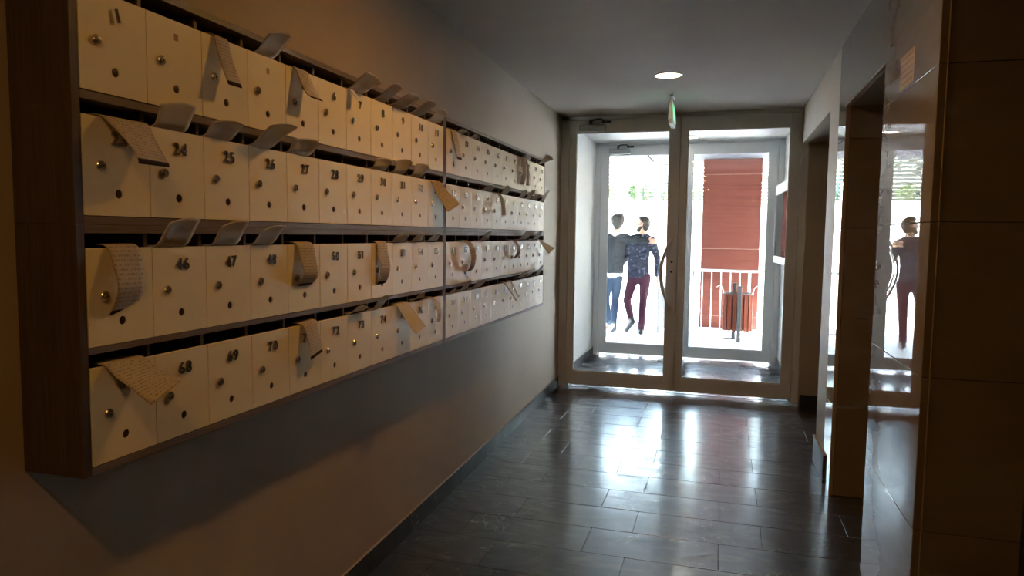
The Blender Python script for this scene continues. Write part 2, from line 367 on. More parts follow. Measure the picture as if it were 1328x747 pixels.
# ------------------------------------------------------------------ doors (outer and inner glazed double doors)
def bars(x0, x1, z0, z1, gx0, gx1, gz0, gz1, y0, y1):
    """a leaf as four mitre-less bars round the pane opening"""
    return [((x0, y0, z0), (gx0, y1, z1)), ((gx1, y0, z0), (x1, y1, z1)), ((gx0, y0, z0), (gx1, y1, gz0)), ((gx0, y0, gz1), (gx1, y1, z1))]
def double_door(name, y, fx0, fx1, lx0, mid, lx1, gl, gr, head, top, gz0=.16, gz1=2.485, handle=False):
    root = empty(name, ((lx0 + lx1) / 2, y, 0)); root['kind'] = 'structure'; inv = -root.location
    def add(nm, lst, mt, par=root, bev=.0015):
        bm = bmesh.new()
        for a, b in lst: box(bm, Vector(a) + inv, Vector(b) + inv, bev)
        return part(nm, bm, mt, par)
    add('frame_post', [((fx0, y - .004, 0), (lx0 - .003, y + .074, head)), ((lx0 - .003, y + .058, 0), (lx0 + .018, y + .074, head))], M['alu'])
    add('frame_post', [((lx1 + .003, y - .004, 0), (fx1, y + .074, head)), ((lx1 - .018, y + .058, 0), (lx1 + .003, y + .074, head))], M['alu'])
    add('frame_head', [((fx0, y - .004, top + .004), (fx1, y + .074, head)), ((lx0 + .018, y + .058, top - .018), (lx1 - .018, y + .074, top + .004))], M['alu'])
    leaves = []
    for (a, b, g) in ((lx0, mid - .002, gl), (mid + .002, lx1, gr)):
        lf = add('door_leaf', bars(a, b, .028, top, g[0], g[1], gz0, gz1, y, y + .055), M['alu'])
        add('glass_pane', [((g[0] - .004, y + .022, gz0 - .004), (g[1] + .004, y + .028, gz1 + .004))], M['glass'], lf, 0)
        add('glazing_bead', bars(g[0] - .002, g[1] + .002, gz0 - .002, gz1 + .002, g[0] + .007, g[1] - .007, gz0 + .007, gz1 - .007, y + .012, y + .021), M['alu'], lf, 0)
        if a > mid: add('astragal', [((mid - .02, y + .057, .03), (mid + .02, y + .063, top))], M['alu'], lf, .001)
        add('bottom_rail_trim', [((a + .01, y - .005, .029), (b - .01, y - .0005, .037))], M['alu_bright'], lf, .001)
        leaves.append(lf)
    for hx, lf in ((lx0, leaves[0]), (lx1, leaves[1])):
        for hz in (.245, 2.395):
            bm = bmesh.new()
            for s in (-1, 1): box(bm, Vector((hx + s * .002 + (s - 1) * .012, y - .016, hz - .045)) + inv, Vector((hx + s * .002 + (s + 1) * .012, y - .005, hz + .045)) + inv, .003)
            tube(bm, [Vector((hx, y - .018, hz - .05)) + inv, Vector((hx, y - .018, hz + .05)) + inv], .007, 8)
            part('hinge', bm, M['alu'], root)
    # overhead closer on the left leaf
    cx0 = lx0 + .10
    bm = bmesh.new(); box(bm, Vector((cx0, y - .055, gz1 + .008)) + inv, Vector((cx0 + .255, y - .001, gz1 + .07)) + inv, .008)
    cl = part('door_closer', bm, M['closer'], root)
    bm = bmesh.new(); p = lambda dx, dy, dz: Vector((cx0 + dx, y + dy, gz1 + dz)) + inv
    tube(bm, [p(.11, -.03, .07), p(.11, -.03, .10)], .013, 10)
    tube(bm, cr([p(.10, -.03, .103), p(.16, -.10, .108), p(.22, -.14, .106)], 5), .008, 6)
    tube(bm, [p(.22, -.14, .106), p(.255, -.012, .098)], .007, 6)
    box(bm, p(.215, -.018, .085), p(.30, -.004, .108), .002)
    part('closer_arm', bm, M['dark_metal'], cl, True)
    add('threshold', [((lx0, y + .04, 0.0), (lx1, y + .06, .004))], M['alu_bright'])
    if handle:
        for sgn, yy in ((-1, y), (1, y + .055)):
            bm = bmesh.new(); hx = mid - .052; off = .06 * sgn
            arc = [(hx, yy, 1.475), (hx, yy + off, 1.468)] + [(hx - .10 * math.sin(PI * t / 10), yy + off, 1.475 - .645 * t / 10) for t in range(1, 10)] + [(hx, yy + off, .838), (hx, yy, .83)]
            tube(bm, [Vector(q) + inv for q in cr(arc, 4)], .0125, 10)
            part('pull_handle', bm, M['chrome'] if sgn > 0 else M['alu'], root, True)
        for hz in (1.262, 1.168):
            bm = bmesh.new(); lathe(bm, [(.011, 0), (.011, .004), (.008, .006), (.004, .006)], 14, Matrix.Translation(Vector((hx, y, hz)) + inv) @ Matrix.Rotation(PI / 2, 4, 'X'))
            part('key_cylinder', bm, M['dark_metal'], root)
    return root
double_door('door_1', YD, -1.56, .705, -1.452, -.401, .640, (-1.386, -.500), (-.333, .553), H, 2.607, handle=True)
double_door('door_2', YO, -1.535, .66, -1.470, -.432, .592, (-1.375, -.500), (-.363, .492), H, 2.607, gz0=.157, gz1=2.49, handle=True)

# ------------------------------------------------------------------ downlights
def downlight(x, y, r, mt, label):
    root = empty('ceiling_downlight', (x, y, H), label=label, cat='ceiling light')
    z0 = -.006 if y > YD else 0
    bm = bmesh.new(); lathe(bm, [(r + .018, z0), (r + .016, z0 - .006), (r + .004, z0 - .009), (r, z0 - .005), (r, z0)], 40)
    part('trim_ring', bm, M['alu_bright'], root, True)
    bm = bmesh.new(); lathe(bm, [(r - .001, z0 - .0015), (r - .001, z0 - .0045), (r * .6, z0 - .0055), (.001, z0 - .006)], 40)
    part('diffuser', bm, mt, root, True)
downlight(-.404, 5.174, .082, M['lamp_far'], 'round recessed downlight glowing in the ceiling before the inner door')
downlight(-.40, 2.50, .082, M['lamp'], 'round warm downlight in the ceiling over the mailboxes')
downlight(-.38, -.17, .082, M['lamp'], 'round warm downlight in the ceiling at the near end of the corridor')
downlight(-.375, 8.37, .07, M['lamp_vest'], 'small round downlight in the vestibule ceiling between the two doors')

# exit sign hanging edge-on from the ceiling
es = empty('exit_sign', (-.428, 5.98, H), label='edge-on exit sign with green light hanging from ceiling before the door', cat='sign')
part('ceiling_mount', (lambda b: (box(b, (-.012, -.10, -.012), (.012, .10, 0), .003), b)[1])(bmesh.new()), M['alu'], es)
for s in (-.07, .07):
    bm = bmesh.new(); tube(bm, [(0, s, -.01), (0, s, -.05)], .003, 8); part('hanger_rod', bm, M['chrome'], es, True)
bm = bmesh.new(); vsx = box(bm, (-.021, -.16, -.205), (.021, .16, -.045), 0)
for v_ in vsx:
    if v_.co.z > -.1: v_.co.x *= .35
bmesh.ops.bevel(bm, geom=bm.edges[:], offset=.003, segments=1, affect='EDGES')
part('sign_body', bm, M['acrylic'], es)
bm = bmesh.new(); box(bm, (-.018, -.15, -.235), (.018, .15, -.203), .004); part('lamp_strip', bm, M['alu'], es)
for s in (-1, 1):
    bm = bmesh.new(); vv = [bm.verts.new(q) for q in ((s * .0215, -.15, -.195), (s * .0215, .15, -.195), (s * .0115, .15, -.08), (s * .0115, -.15, -.08))]
    bm.faces.new(vv if s > 0 else vv[::-1]); bmesh.ops.solidify(bm, geom=bm.faces[:], thickness=.001)
    pn = part('lit_panel', bm, M['sign_green'], es)
    bm = bmesh.new(); X = lambda z: s * (.0225 + (-.195 - z) * .087)
    vv = [bm.verts.new((X(z), y, z)) for y, z in ((-.10, -.145), (-.04, -.10), (-.04, -.13), (.10, -.13), (.10, -.16), (-.04, -.16), (-.04, -.185))]
    bm.faces.new(vv); part('arrow', bm, M['sign_white'], pn)

# ------------------------------------------------------------------ mailboxes
XF = -1.258
Y0, PL, Y1, PR = 1.139, .1763, 3.117, .1729
RT_ = [1.9945, 1.7363, 1.4612, 1.2068]; RB_ = [1.7872, 1.5298, 1.2534, .9994]
def col_y(c): return Y0 + PL * c if c < 11 else Y1 + PR * (c - 11)
digit_mesh = {}
def digit(ch):
    if ch not in digit_mesh:
        cu = bpy.data.curves.new('numeral', 'FONT'); cu.body = ch; cu.size = .040; cu.extrude = .0022; cu.offset = .0006; cu.resolution_u = 3
        ob = bpy.data.objects.new('numeral', cu); COL.objects.link(ob)
        bpy.context.view_layer.update()
        me = bpy.data.meshes.new_from_object(ob.evaluated_get(bpy.context.evaluated_depsgraph_get()))
        bpy.data.objects.remove(ob); bpy.data.curves.remove(cu)
        xs = [v_.co.x for v_ in me.vertices]; zs = [v_.co.y for v_ in me.vertices]
        digit_mesh[ch] = ([Vector((v_.co.x - (min(xs) + max(xs)) / 2, v_.co.y - (min(zs) + max(zs)) / 2, v_.co.z)) for v_ in me.vertices], [tuple(p.vertices) for p in me.polygons], max(xs) - min(xs))
        bpy.data.meshes.remove(me)
    return digit_mesh[ch]
def number_mesh(txt):
    """raised numerals lying on the plane of a door, facing +x"""
    V, Fc = [], []; w = .0235; x0 = -w * (len(txt) - 1) / 2
    for i, ch in enumerate(txt):
        vs_, fs, _ = digit(ch); b = len(V)
        V += [Vector((p.z + .0022, p.x + x0 + i * w, p.y)) for p in vs_]; Fc += [tuple(b + k for k in f) for f in fs]
    me = bpy.data.meshes.new('number'); me.from_pydata(V, [], Fc); me.update(); return me
def door_mesh(w, h):
    """a flush door leaf with a round view hole cut through it; origin at its lower near corner on the front plane"""
    bm = bmesh.new(); g, th, R, n = .0011, .016, .0098, 16
    cy, cz = .089, h - .159
    rect = [(g, 0), (w - g, 0), (w - g, h), (g, h)]
    def on_rect(a):
        dx, dz = math.cos(a), math.sin(a); ts = []
        if dx > 1e-9: ts.append((w - g - cy) / dx)
        if dx < -1e-9: ts.append((g - cy) / dx)
        if dz > 1e-9: ts.append((h - cz) / dz)
        if dz < -1e-9: ts.append((0 - cz) / dz)
        t = min(ts); return cy + dx * t, cz + dz * t
    angs = sorted([2 * PI * k / n for k in range(n)] + [math.atan2(z - cz, y - cy) % (2 * PI) for y, z in rect])
    out, inn = [], []
    for a in angs:
        y, z = on_rect(a)
        out.append([bm.verts.new((x, y, z)) for x in (0, -th)]); inn.append([bm.verts.new((x, cy + R * math.cos(a), cz + R * math.sin(a))) for x in (0, -th)])
    k = len(angs)
    for i in range(k):
        j = (i + 1) % k
        bm.faces.new((inn[i][0], out[i][0], out[j][0], inn[j][0])); bm.faces.new((out[i][1], inn[i][1], inn[j][1], out[j][1]))
        bm.faces.new((out[i][0], out[i][1], out[j][1], out[j][0])); bm.faces.new((inn[i][1], inn[i][0], inn[j][0], inn[j][1]))
    bmesh.ops.recalc_face_normals(bm, faces=bm.faces[:])
    return done(bm, 'door')
bm = bmesh.new(); lathe(bm, [(.0112, 0), (.0112, .004), (.0095, .0062), (.0078, .0062), (.0074, .0045), (.0062, .0045), (.006, .0085), (.0005, .009)], 18, Matrix.Rotation(PI / 2, 4, 'Y'))
box(bm, (.0088, -.0009, -.0035), (.0096, .0009, .0035))
lock_me = done(bm, 'lock'); lock_me.materials.append(M['chrome']); lock_me.materials.append(M['black'])
for p in lock_me.polygons[-6:]: p.material_index = 1
bm = bmesh.new(); lathe(bm, [(.0097, -.003), (.0097, -.0004), (.009, 0), (.004, .0006), (.0004, .0008)], 16, Matrix.Rotation(PI / 2, 4, 'Y'))
plug_me = done(bm, 'view_window'); plug_me.materials.append(mat('dark_red_plastic', (.028, .010, .007), .35))
dm_cache = {}
def cabinet(c0, rows, zt, zb, label):
    ya = 1.119 if c0 == 0 else 3.0975; yb = 3.0975 if c0 == 0 else 5.040; XL = wall_x(ya)
    root = empty('mailbox_cabinet', (XL, (ya + yb) / 2, zb), label=label, cat='mailbox cabinet', group='mailbox cabinets on the left wall')
    o = root.location.copy()
    def bd(nm, a, b, mt, bev=.0008):
        bm = bmesh.new(); box(bm, Vector(a) - o, Vector(b) - o, bev); return part(nm, bm, mt, root)
    xb, xf = XL + .001, XF - .001
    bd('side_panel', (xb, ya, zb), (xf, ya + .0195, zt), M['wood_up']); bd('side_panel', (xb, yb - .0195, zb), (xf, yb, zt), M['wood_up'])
    yi, yj = ya + .0195, yb - .0195
    bd('top_panel', (xb, yi, zt - .0175), (xf, yj, zt), M['wood']); bd('bottom_panel', (xb, yi, zb), (xf, yj, zb + .0175), M['wood'])
    bd('back_panel', (xb, yi, zb + .0175), (xb + .008, yj, zt - .0175), M['hole'])
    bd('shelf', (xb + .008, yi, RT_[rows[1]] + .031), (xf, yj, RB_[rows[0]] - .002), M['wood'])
    for i, r in enumerate(rows):
        zl = RB_[r] - .002; zh = RT_[r] + .031
        for c in range(c0, c0 + 11):
            y = col_y(c); w = PL if c < 11 else PR
            if c > c0:
                key = ('p', i, rows[0])
                if key not in dm_cache: dm_cache[key] = boxes('partition', [((xb + .008, -.005, zl), (XF - .0175, .005, zh))])
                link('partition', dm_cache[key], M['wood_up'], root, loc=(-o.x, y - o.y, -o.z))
            key = ('d', round(w, 4), r)
            if key not in dm_cache: dm_cache[key] = door_mesh(w, RT_[r] - RB_[r])
            d = link('door', dm_cache[key], M['door_paint'], root, loc=Vector((XF, y, RB_[r])) - o)
            h = RT_[r] - RB_[r]
            lk = link('lock', lock_me, None, d, loc=(0, .042, h - .102)); lk.rotation_euler = (random.uniform(-.5, .5), 0, 0)
            link('view_window', plug_me, None, d, loc=(-.0022, .089, h - .159))
            num = r * 22 + c + 1
            if num in (2, 4):
                bm = bmesh.new(); box(bm, (0, .085, h - .046), (.0004, .098, h - .030)); part('glue_mark', bm, M['residue'], d)
                continue
            nb = link('number', number_mesh(str(num)), M['numeral'], d, loc=(0, .093, h - .041))
            if num == 1: nb.rotation_euler = (.22, 0, -.18); nb.location = (.0045, .093, h - .040)
            else: nb.rotation_euler = (random.uniform(-.05, .05), 0, 0)
    return root
cabinet(0, (0, 1), 2.0475, 1.5105, 'upper near brown cabinet of cream mailboxes 1 to 11 and 23 to 33')
cabinet(0, (2, 3), 1.5100, .9800, 'lower near brown cabinet of cream mailboxes 45 to 55 and 67 to 77')
cabinet(11, (0, 1), 2.0475, 1.5105, 'upper far brown cabinet of cream mailboxes 12 to 22 and 34 to 44')
cabinet(11, (2, 3), 1.5100, .9800, 'lower far brown cabinet of cream mailboxes 56 to 66 and 78 to 88')

# ------------------------------------------------------------------ mail in the slots
def resample(pts, n):
    pts = [Vector(p) for p in pts]; d = [0]
    for a, b in zip(pts, pts[1:]): d.append(d[-1] + (b - a).length)
    out = []
    for k in range(n):
        t = d[-1] * k / (n - 1); i = 0
        while i < len(pts) - 2 and d[i + 1] < t: i += 1
        f = (t - d[i]) / max(d[i + 1] - d[i], 1e-9); out.append(pts[i].lerp(pts[i + 1], min(1, max(0, f))))
    return out
def sheet(name, row, Lp, Rp, mt, label, cat, th=.0016, inside=.045, smooth_path=True, up=False, arch=0.0):
    """a folded paper sheet: two edge paths (3-D) joined into a thin solid with UVs"""
    n = 22
    def prep(p):
        p = [Vector(q) for q in p]; b = p[0]; z = max(b.z, RT_[row] + .0035)
        p[0] = Vector((XF + .001, b.y, z))
        pre = [Vector((XF - inside, b.y, z + (.004 if not up else -.0005)))]
        q = pre + p
        return resample(cr(q, 6) if smooth_path else q, n)
    A, B = prep(Lp), prep(Rp); bm = bmesh.new(); uvl = bm.loops.layers.uv.new('UVMap'); m_ = 8
    top, bot = [], []
    nrm = []
    for i in range(n):
        t = (A[min(i + 1, n - 1)] - A[max(i - 1, 0)]).normalized(); w = (B[i] - A[i]).normalized(); nn = t.cross(w)
        nrm.append(nn.normalized() if nn.length > 1e-6 else Vector((0, 0, 1)))
    for i in range(n):
        ra, rb = [], []
        for j in range(m_ + 1):
            f = j / m_; p = A[i].lerp(B[i], f); g_ = math.sin(PI * f) * arch * min(1, max(0, (i - 6) / 8))
            p = p + (A[i] - A[i - 1] if i else Vector((0, 0, 0))).normalized() * g_ * max(0, (i - 12) / 9) + Vector((0, 0, 1)) * g_ * .45
            ra.append(bm.verts.new(p + nrm[i] * th * .5)); rb.append(bm.verts.new(p - nrm[i] * th * .5))
        top.append(ra); bot.append(rb)
    def fc(vs_, uvs):
        f = bm.faces.new(vs_)
        for l, u in zip(f.loops, uvs): l[uvl].uv = u
        f.smooth = True
    for i in range(n - 1):
        for j in range(m_):
            u = ((j / m_, i / (n - 1)), ((j + 1) / m_, i / (n - 1)), ((j + 1) / m_, (i + 1) / (n - 1)), (j / m_, (i + 1) / (n - 1)))
            fc((top[i][j], top[i][j + 1], top[i + 1][j + 1], top[i + 1][j]), u)
            fc((bot[i][j], bot[i + 1][j], bot[i + 1][j + 1], bot[i][j + 1]), (u[0], u[3], u[2], u[1]))
        fc((top[i][0], top[i + 1][0], bot[i + 1][0], bot[i][0]), ((0, 0),) * 4); fc((top[i][m_], bot[i][m_], bot[i + 1][m_], top[i + 1][m_]), ((0, 0),) * 4)
    fc(tuple(top[0][::-1]) + tuple(bot[0]), ((0, 0),) * (2 * m_ + 2)); fc(tuple(top[-1]) + tuple(bot[-1][::-1]), ((0, .99),) * (2 * m_ + 2))
    bmesh.ops.recalc_face_normals(bm, faces=bm.faces[:])
    c = A[1].lerp(B[1], .5)
    for v_ in bm.verts: v_.co -= c
    o = link(name, done(bm, name), M[mt], loc=c)
    return tag(o, label, cat, 'mail left in the mailbox slots')
def edge(pts, y=None):
    """edge path of a sheet: its first pixel lies on the door plane, the rest in the vertical plane across the corridor there"""
    b = un(*pts[0], 0, XF)
    return [b] + [un(px, py, 1, b.y) for px, py in pts[1:]]
def flap(row, bL, bR, tL, tR, num, extra, mt='paper', name='letter', tag2='letter'):
    A, B = edge([bL, tL]), edge([bR, tR])
    for P in (A, B):
        b, t = P; b = Vector((XF, b.y, max(b.z, RT_[row] + .004))); mid = b.lerp(t, .55) + Vector((.004, 0, .004)); P[:] = [b, mid, t]
    return sheet(name, row, A, B, mt, '%s mailbox %d%s' % (extra[0], num, extra[1]), tag2, up=True, arch=.006)
def hang(row, left, num, w=None, tipR=None, baseR=None, label='', mt='bill', name='folded_bill', rightpts=None, sp=True, cat='letter'):
    A = edge(left)
    if rightpts: B = edge(rightpts)
    else:
        B = [p + Vector((0, w, 0)) for p in A]
    return sheet(name, row, A, B, mt, label, cat, smooth_path=sp)

# first row
hang(0, [(275, 44), (280, 60), (288, 86), (296, 109)], 3, w=.054, label='printed bill folded down over the front of mailbox 3 in the top row')
flap(0, (331, 66), (355, 75), (349, 43), (380, 47), 4, ('grey letter sticking up above', ' in the top row'))
hang(0, [(380, 88), (387, 99), (393, 112), (397, 121), (403, 126)], 5, w=.068, label='curled printed bill hanging from the slot of mailbox 5')
flap(0, (452, 116), (470, 122), (475, 93), (495, 108), 7, ('wrinkled paper bag sticking up above', ''), name='letter')
hang(0, [(451, 115), (456, 120), (461, 125), (466, 128)], 7, w=.03, label='dark paper corner curling down over the front of mailbox 7', mt='paper', name='letter')
flap(0, (487, 127), (500, 132), (512, 108), (522, 115), 8, ('printed leaflet sticking up above', ''), mt='print', name='leaflet')
flap(0, (508, 135), (524, 141), (532, 121), (545, 128), 9, ('grey printed leaflet sticking up above', ''), mt='print', name='leaflet')
flap(0, (535, 145), (547, 150), (556, 130), (566, 136), 10, ('pale printed leaflet sticking up above', ''), mt='print', name='leaflet')
flap(0, (557, 154), (570, 159), (570, 141), (581, 147), 11, ('pale curved letter sticking up above', ' beside the upright divider'))
hang(0, [(584, 171), (588, 180), (591, 195), (593, 206)], 12, w=.062, label='narrow folded bill hanging from the slot of mailbox 12')
flap(0, (593, 173), (600, 176), (599, 168), (607, 172), 13, ('short pale letter tip showing above', ''))
flap(0, (611, 180), (617, 183), (617, 174), (620, 180), 14, ('small pointed letter tip showing above', ''))
hang(0, [(673, 205), (676, 209), (678, 222), (675, 238)], 19, w=.085, label='brown paper loop hanging over the left side of mailbox 19', mt='print', name='paper_strip')
hang(0, [(679, 207), (682, 214), (684, 228), (682, 240)], 19, w=.06, label='curled brown paper strip hanging over the right side of mailbox 19', mt='print', name='paper_strip')
flap(0, (679, 205), (686, 208), (684, 200), (689, 203), 20, ('small brown letter tip above', ''))
flap(0, (699, 211), (702, 212.5), (709, 200), (718, 207), 22, ('pale pink letter poking far out of', ' at the far end'))
# second row
hang(1, [(128.5, 150), (146, 163.5), (163, 181), (175, 196), (176.5, 198), (180, 212)], 23, rightpts=[(190, 163), (200, 178), (210, 197), (218, 211.5), (219, 213), (219.5, 217)], label='big printed bill folded out over the front of mailbox 23')
flap(1, (198, 162), (240, 171), (209, 135), (255, 139), 24, ('wide grey envelope sticking up above', ''))
flap(1, (264, 177), (298, 184), (275, 158), (318, 162), 25, ('rounded grey envelope sticking up above', ''))
flap(1, (325, 189), (350, 193), (352, 162), (387, 165), 26, ('large curved envelope bulging above', ''))
flap(1, (372, 197), (400, 203), (382, 180), (417, 186), 27, ('rounded brown envelope sticking up above', ''))
flap(1, (482, 217), (498, 221), (488, 206), (510, 209), 30, ('pale curved envelope sticking up above', ''))
flap(1, (509, 222), (523, 225), (516, 207), (536, 210), 31, ('second of three curved envelopes, above', ''))
flap(1, (533, 227), (545, 230), (541, 212), (558, 217), 32, ('third of three curved envelopes, above', ''))
hang(1, [(558, 236), (566, 250), (574, 263), (581, 275)], 33, rightpts=[(570, 239), (580, 247), (588, 256), (596, 265)], label='brown brochure pointing down out of mailbox 33', mt='print', name='brochure', sp=False)
flap(1, (625, 246), (636, 249), (634, 240), (642, 243), 37, ('flat brown letter sticking up above', ''))
hang(1, [(641, 251), (646, 253), (650, 264), (651, 279)], 38, w=.07, label='thin paper strip arching out of the slot of mailbox 38', mt='print', name='paper_strip')
flap(1, (649, 252), (656, 254), (657, 240), (663, 245), 39, ('pointed brown letter sticking up above', ''))
flap(1, (672, 256), (678, 258), (681, 246), (684, 249), 41, ('slanted brown letter showing above', ''))
flap(1, (681, 258), (686, 259), (690, 247), (695, 248), 42, ('slanted pale letter showing above', ''))
flap(1, (687, 259), (694, 261), (697, 252), (703, 254), 43, ('low slanted letter showing above', ''))
flap(1, (700, 261), (704, 262), (707, 250), (714, 246), 44, ('thin pale strip poking out of', ' at the end of the second row'))
# third row
hang(2, [(137, 321.5), (147, 345), (153.5, 374), (146, 400), (141, 409)], 45, rightpts=[(178, 321), (185, 345), (187, 368), (182, 385), (172, 403)], label='long printed bill hanging down over the front of mailbox 45')
flap(2, (201, 319.5), (241, 319), (220, 289), (260, 285), 46, ('wide pale envelope sticking up above', ''))
flap(2, (273, 318.5), (306, 318), (287, 294), (323, 287), 47, ('slanted pale envelope sticking up above', ''))
flap(2, (326, 317.5), (352, 317), (341, 299), (371, 293), 48, ('smaller slanted envelope sticking up above', ''))
hang(2, [(383, 318), (388, 330), (394, 352), (391, 364), (385, 371)], 49, rightpts=[(404, 317), (409, 332), (413, 352), (410, 362), (403, 369)], label='bent printed bill hanging over the front of mailbox 49')
hang(2, [(487, 316), (490, 330), (494, 345), (492, 360), (488, 369)], 52, rightpts=[(500, 316), (503, 328), (506, 345), (504, 358), (499, 368)], label='rolled printed bill hanging over the front of mailbox 52')
flap(2, (507, 313.5), (523, 313), (514, 306.5), (531, 305), 53, ('low pale letter showing above', ''))
flap(2, (532, 313), (545, 312.5), (541, 305.5), (551, 304), 54, ('low slanted letter showing above', ' in the third row'))
flap(2, (553, 312.5), (565, 312), (563, 305), (571, 303), 55, ('low pale letter showing above', ' next to the upright divider'))
hang(2, [(600, 314), (607, 318), (611, 332), (609, 346), (602, 352), (599, 340)], 57, w=.075, label='larger ring of rolled paper hanging in the third row, second box past the divider', mt='print', name='paper_loop')
flap(2, (622, 311.5), (630, 311), (632, 301), (638, 300), 59, ('dark letter sticking up above', ''))
hang(2, [(662, 313), (667, 315), (671, 324), (668, 332), (663, 335), (661, 328)], 62, w=.07, label='smaller ring of rolled paper hanging in the third row towards the far end', mt='print', name='paper_loop')
flap(2, (672, 310.5), (682, 310), (684, 299), (691, 301), 63, ('brown letter sticking up above', ''))
flap(2, (690, 310.5), (697, 310), (699, 300), (704, 300), 65, ('pale letter sticking up above', ''))
hang(2, [(697, 313), (703, 318), (712, 329)], 66, rightpts=[(700, 312), (709, 316), (720, 322)], label='pale rolled paper poking out of mailbox 66 at the far end', mt='paper', name='paper_roll')
# fourth row
hang(3, [(134.5, 478.3), (150, 489), (168, 502), (196, 525)], 67, rightpts=[(187.5, 470), (204, 478), (220, 485), (237, 492)], label='large printed letter sticking out over the front of mailbox 67', mt='print', name='letter')
hang(3, [(390, 421), (396, 430), (401, 447), (403, 467)], 71, rightpts=[(409, 415), (413, 426), (416, 440), (418, 456)], label='printed bill bent down over the front of mailbox 71')
flap(3, (453, 407), (470, 402.5), (464, 398), (478, 399), 73, ('low dark letter showing above', ''))
flap(3, (481, 402), (492, 399), (495, 385), (506, 384), 74, ('slanted grey envelope sticking up above', ''))
hang(3, [(514, 397), (520, 405), (530, 420), (540.5, 434)], 75, rightpts=[(529, 393), (536, 402), (545, 413), (553, 424.5)], label='brown folded envelope slanting down out of mailbox 75', mt='paper', name='letter', sp=False)
flap(3, (536, 389), (548, 386.5), (544, 382), (551, 379), 76, ('pink letter tip showing above', ''))
hang(3, [(556, 387), (562, 391), (567, 404), (566, 418)], 77, w=.045, label='curled brown leaflet hanging over the front of mailbox 77', mt='print', name='leaflet')
flap(3, (580, 381.5), (588, 380), (586, 377), (591, 375), 78, ('short dark letter tip above', ' just past the upright divider'))
flap(3, (595, 377.5), (603, 375.5), (605, 366), (612, 364), 79, ('slanted dark letter sticking up above', ''))
flap(3, (611, 374.5), (621, 372), (622, 363.5), (633, 363), 80, ('brown letter sticking up above', ', third box past the divider in the bottom row'))
hang(3, [(652, 366), (658, 374), (664, 383), (669, 391)], 83, w=.032, label='longer of two thin rolled papers slanting down in the bottom row, far cabinet', mt='print', name='paper_roll', sp=False)
hang(3, [(661, 364), (664, 370), (668, 378), (672, 386)], 84, w=.03, label='shorter of two thin rolled papers slanting down in the bottom row, far cabinet', mt='print', name='paper_roll', sp=False)
flap(3, (669, 361), (677, 359.5), (681, 352), (687, 350.5), 85, ('brown letter sticking up above', ' in the bottom row'))
flap(3, (679, 359.5), (686, 358), (690, 350), (695, 348.5), 86, ('dark letter sticking up above', ' in the bottom row'))
flap(3, (693, 357), (698, 356), (701, 346), (705.5, 343.5), 88, ('pointed letter sticking up above', ' at the end of the bottom row'))

# ------------------------------------------------------------------ small things on the walls
st = empty('sticker', (XR, 3.01, 2.135), label='faint amber striped sticker on the glossy tile of the near pier', cat='sticker')
M['amber'] = mat('amber_film', (.42, .24, .06), 0.25); M['amber_dark'] = mat('amber_print', (.30, .17, .06), 0.25)
bm = bmesh.new(); box(bm, (-.0008, -.105, -.06), (0, .10, .065)); sb = part('backing', bm, M['amber'], st)
for k in range(5):
    bm = bmesh.new(); box(bm, (-.0012, -.09, -.048 + k * .023), (-.0008, .085, -.038 + k * .023)); part('stripe', bm, M['amber_dark'], sb)
nb = empty('notice_board', (.590, 8.08, 1.655), label='glazed notice board in a pale frame on the vestibule side wall', cat='notice board')
nb.rotation_euler = (0, 0, math.radians(2.1))
bm = bmesh.new()
for a, b in (((0, -.58, -.435), (.04, .58, -.36)), ((0, -.58, .325), (.04, .58, .435)), ((0, -.58, -.36), (.04, -.545, .325)), ((0, .545, -.36), (.04, .58, .325))): box(bm, a, b, .003)
part('frame', bm, M['alu'], nb)
bm = bmesh.new(); box(bm, (.02, -.545, -.36), (.038, .545, .325)); part('back_board', bm, mat('board_reflection_tone', (.74, .58, .53), .7), nb)  # reddish tone painted in for the column's reflection in the glass
bm = bmesh.new(); box(bm, (.008, -.545, -.36), (.012, .545, .325)); part('glass_pane', bm, M['glass'], nb)
bm = bmesh.new(); lathe(bm, [(.012, 0), (.012, .004), (.006, .006)], 12, Matrix.Translation((0, 0, -.40)) @ Matrix.Rotation(-PI / 2, 4, 'Y')); part('lock', bm, M['chrome'], nb)

# ------------------------------------------------------------------ outdoors: landing, steps, walls
land = link('floor_landing', boxes('floor_landing', [((-9, 8.95, -.2), (7, 18.1, -.02)), ((-1.8, 8.80, -.2), (.9, 8.96, -.004))]), M['step'], kind='structure')
for i in range(13):
    for j in range(12):
        x, y = -4.2 + i * .6, 8.96 + j * .6
        stone_tile(land, 'paving_slab', (x, y, -.02), (x + .6, y + .6, -.004), M['paving'], gap=.003, tilt=.0004)
link('floor_apron', boxes('floor_apron', [((-9, 16.16, -.02), (7, 18.1, -.006)), ((-9, 8.96, -.02), (-4.2, 16.16, -.006)), ((3.6, 8.96, -.02), (7, 16.16, -.006))]), M['paving'], kind='structure')
link('wall_front', boxes('wall_front', [((-9, 8.80, -.2), (-1.535, 8.95, 3.4)), ((.86, 8.80, -.2), (7, 8.95, 3.4)), ((-1.535, 8.80, H), (.86, 8.95, 3.4))]), M['render'], kind='structure')
SY, SX0, SX1, NS, RI, TRD = 18.1, -1.95, .2, 12, .163, .30
stairs = empty('staircase', ((SX0 + SX1) / 2, SY, 0), label='flight of grey stone steps rising beyond the two men', cat='steps')
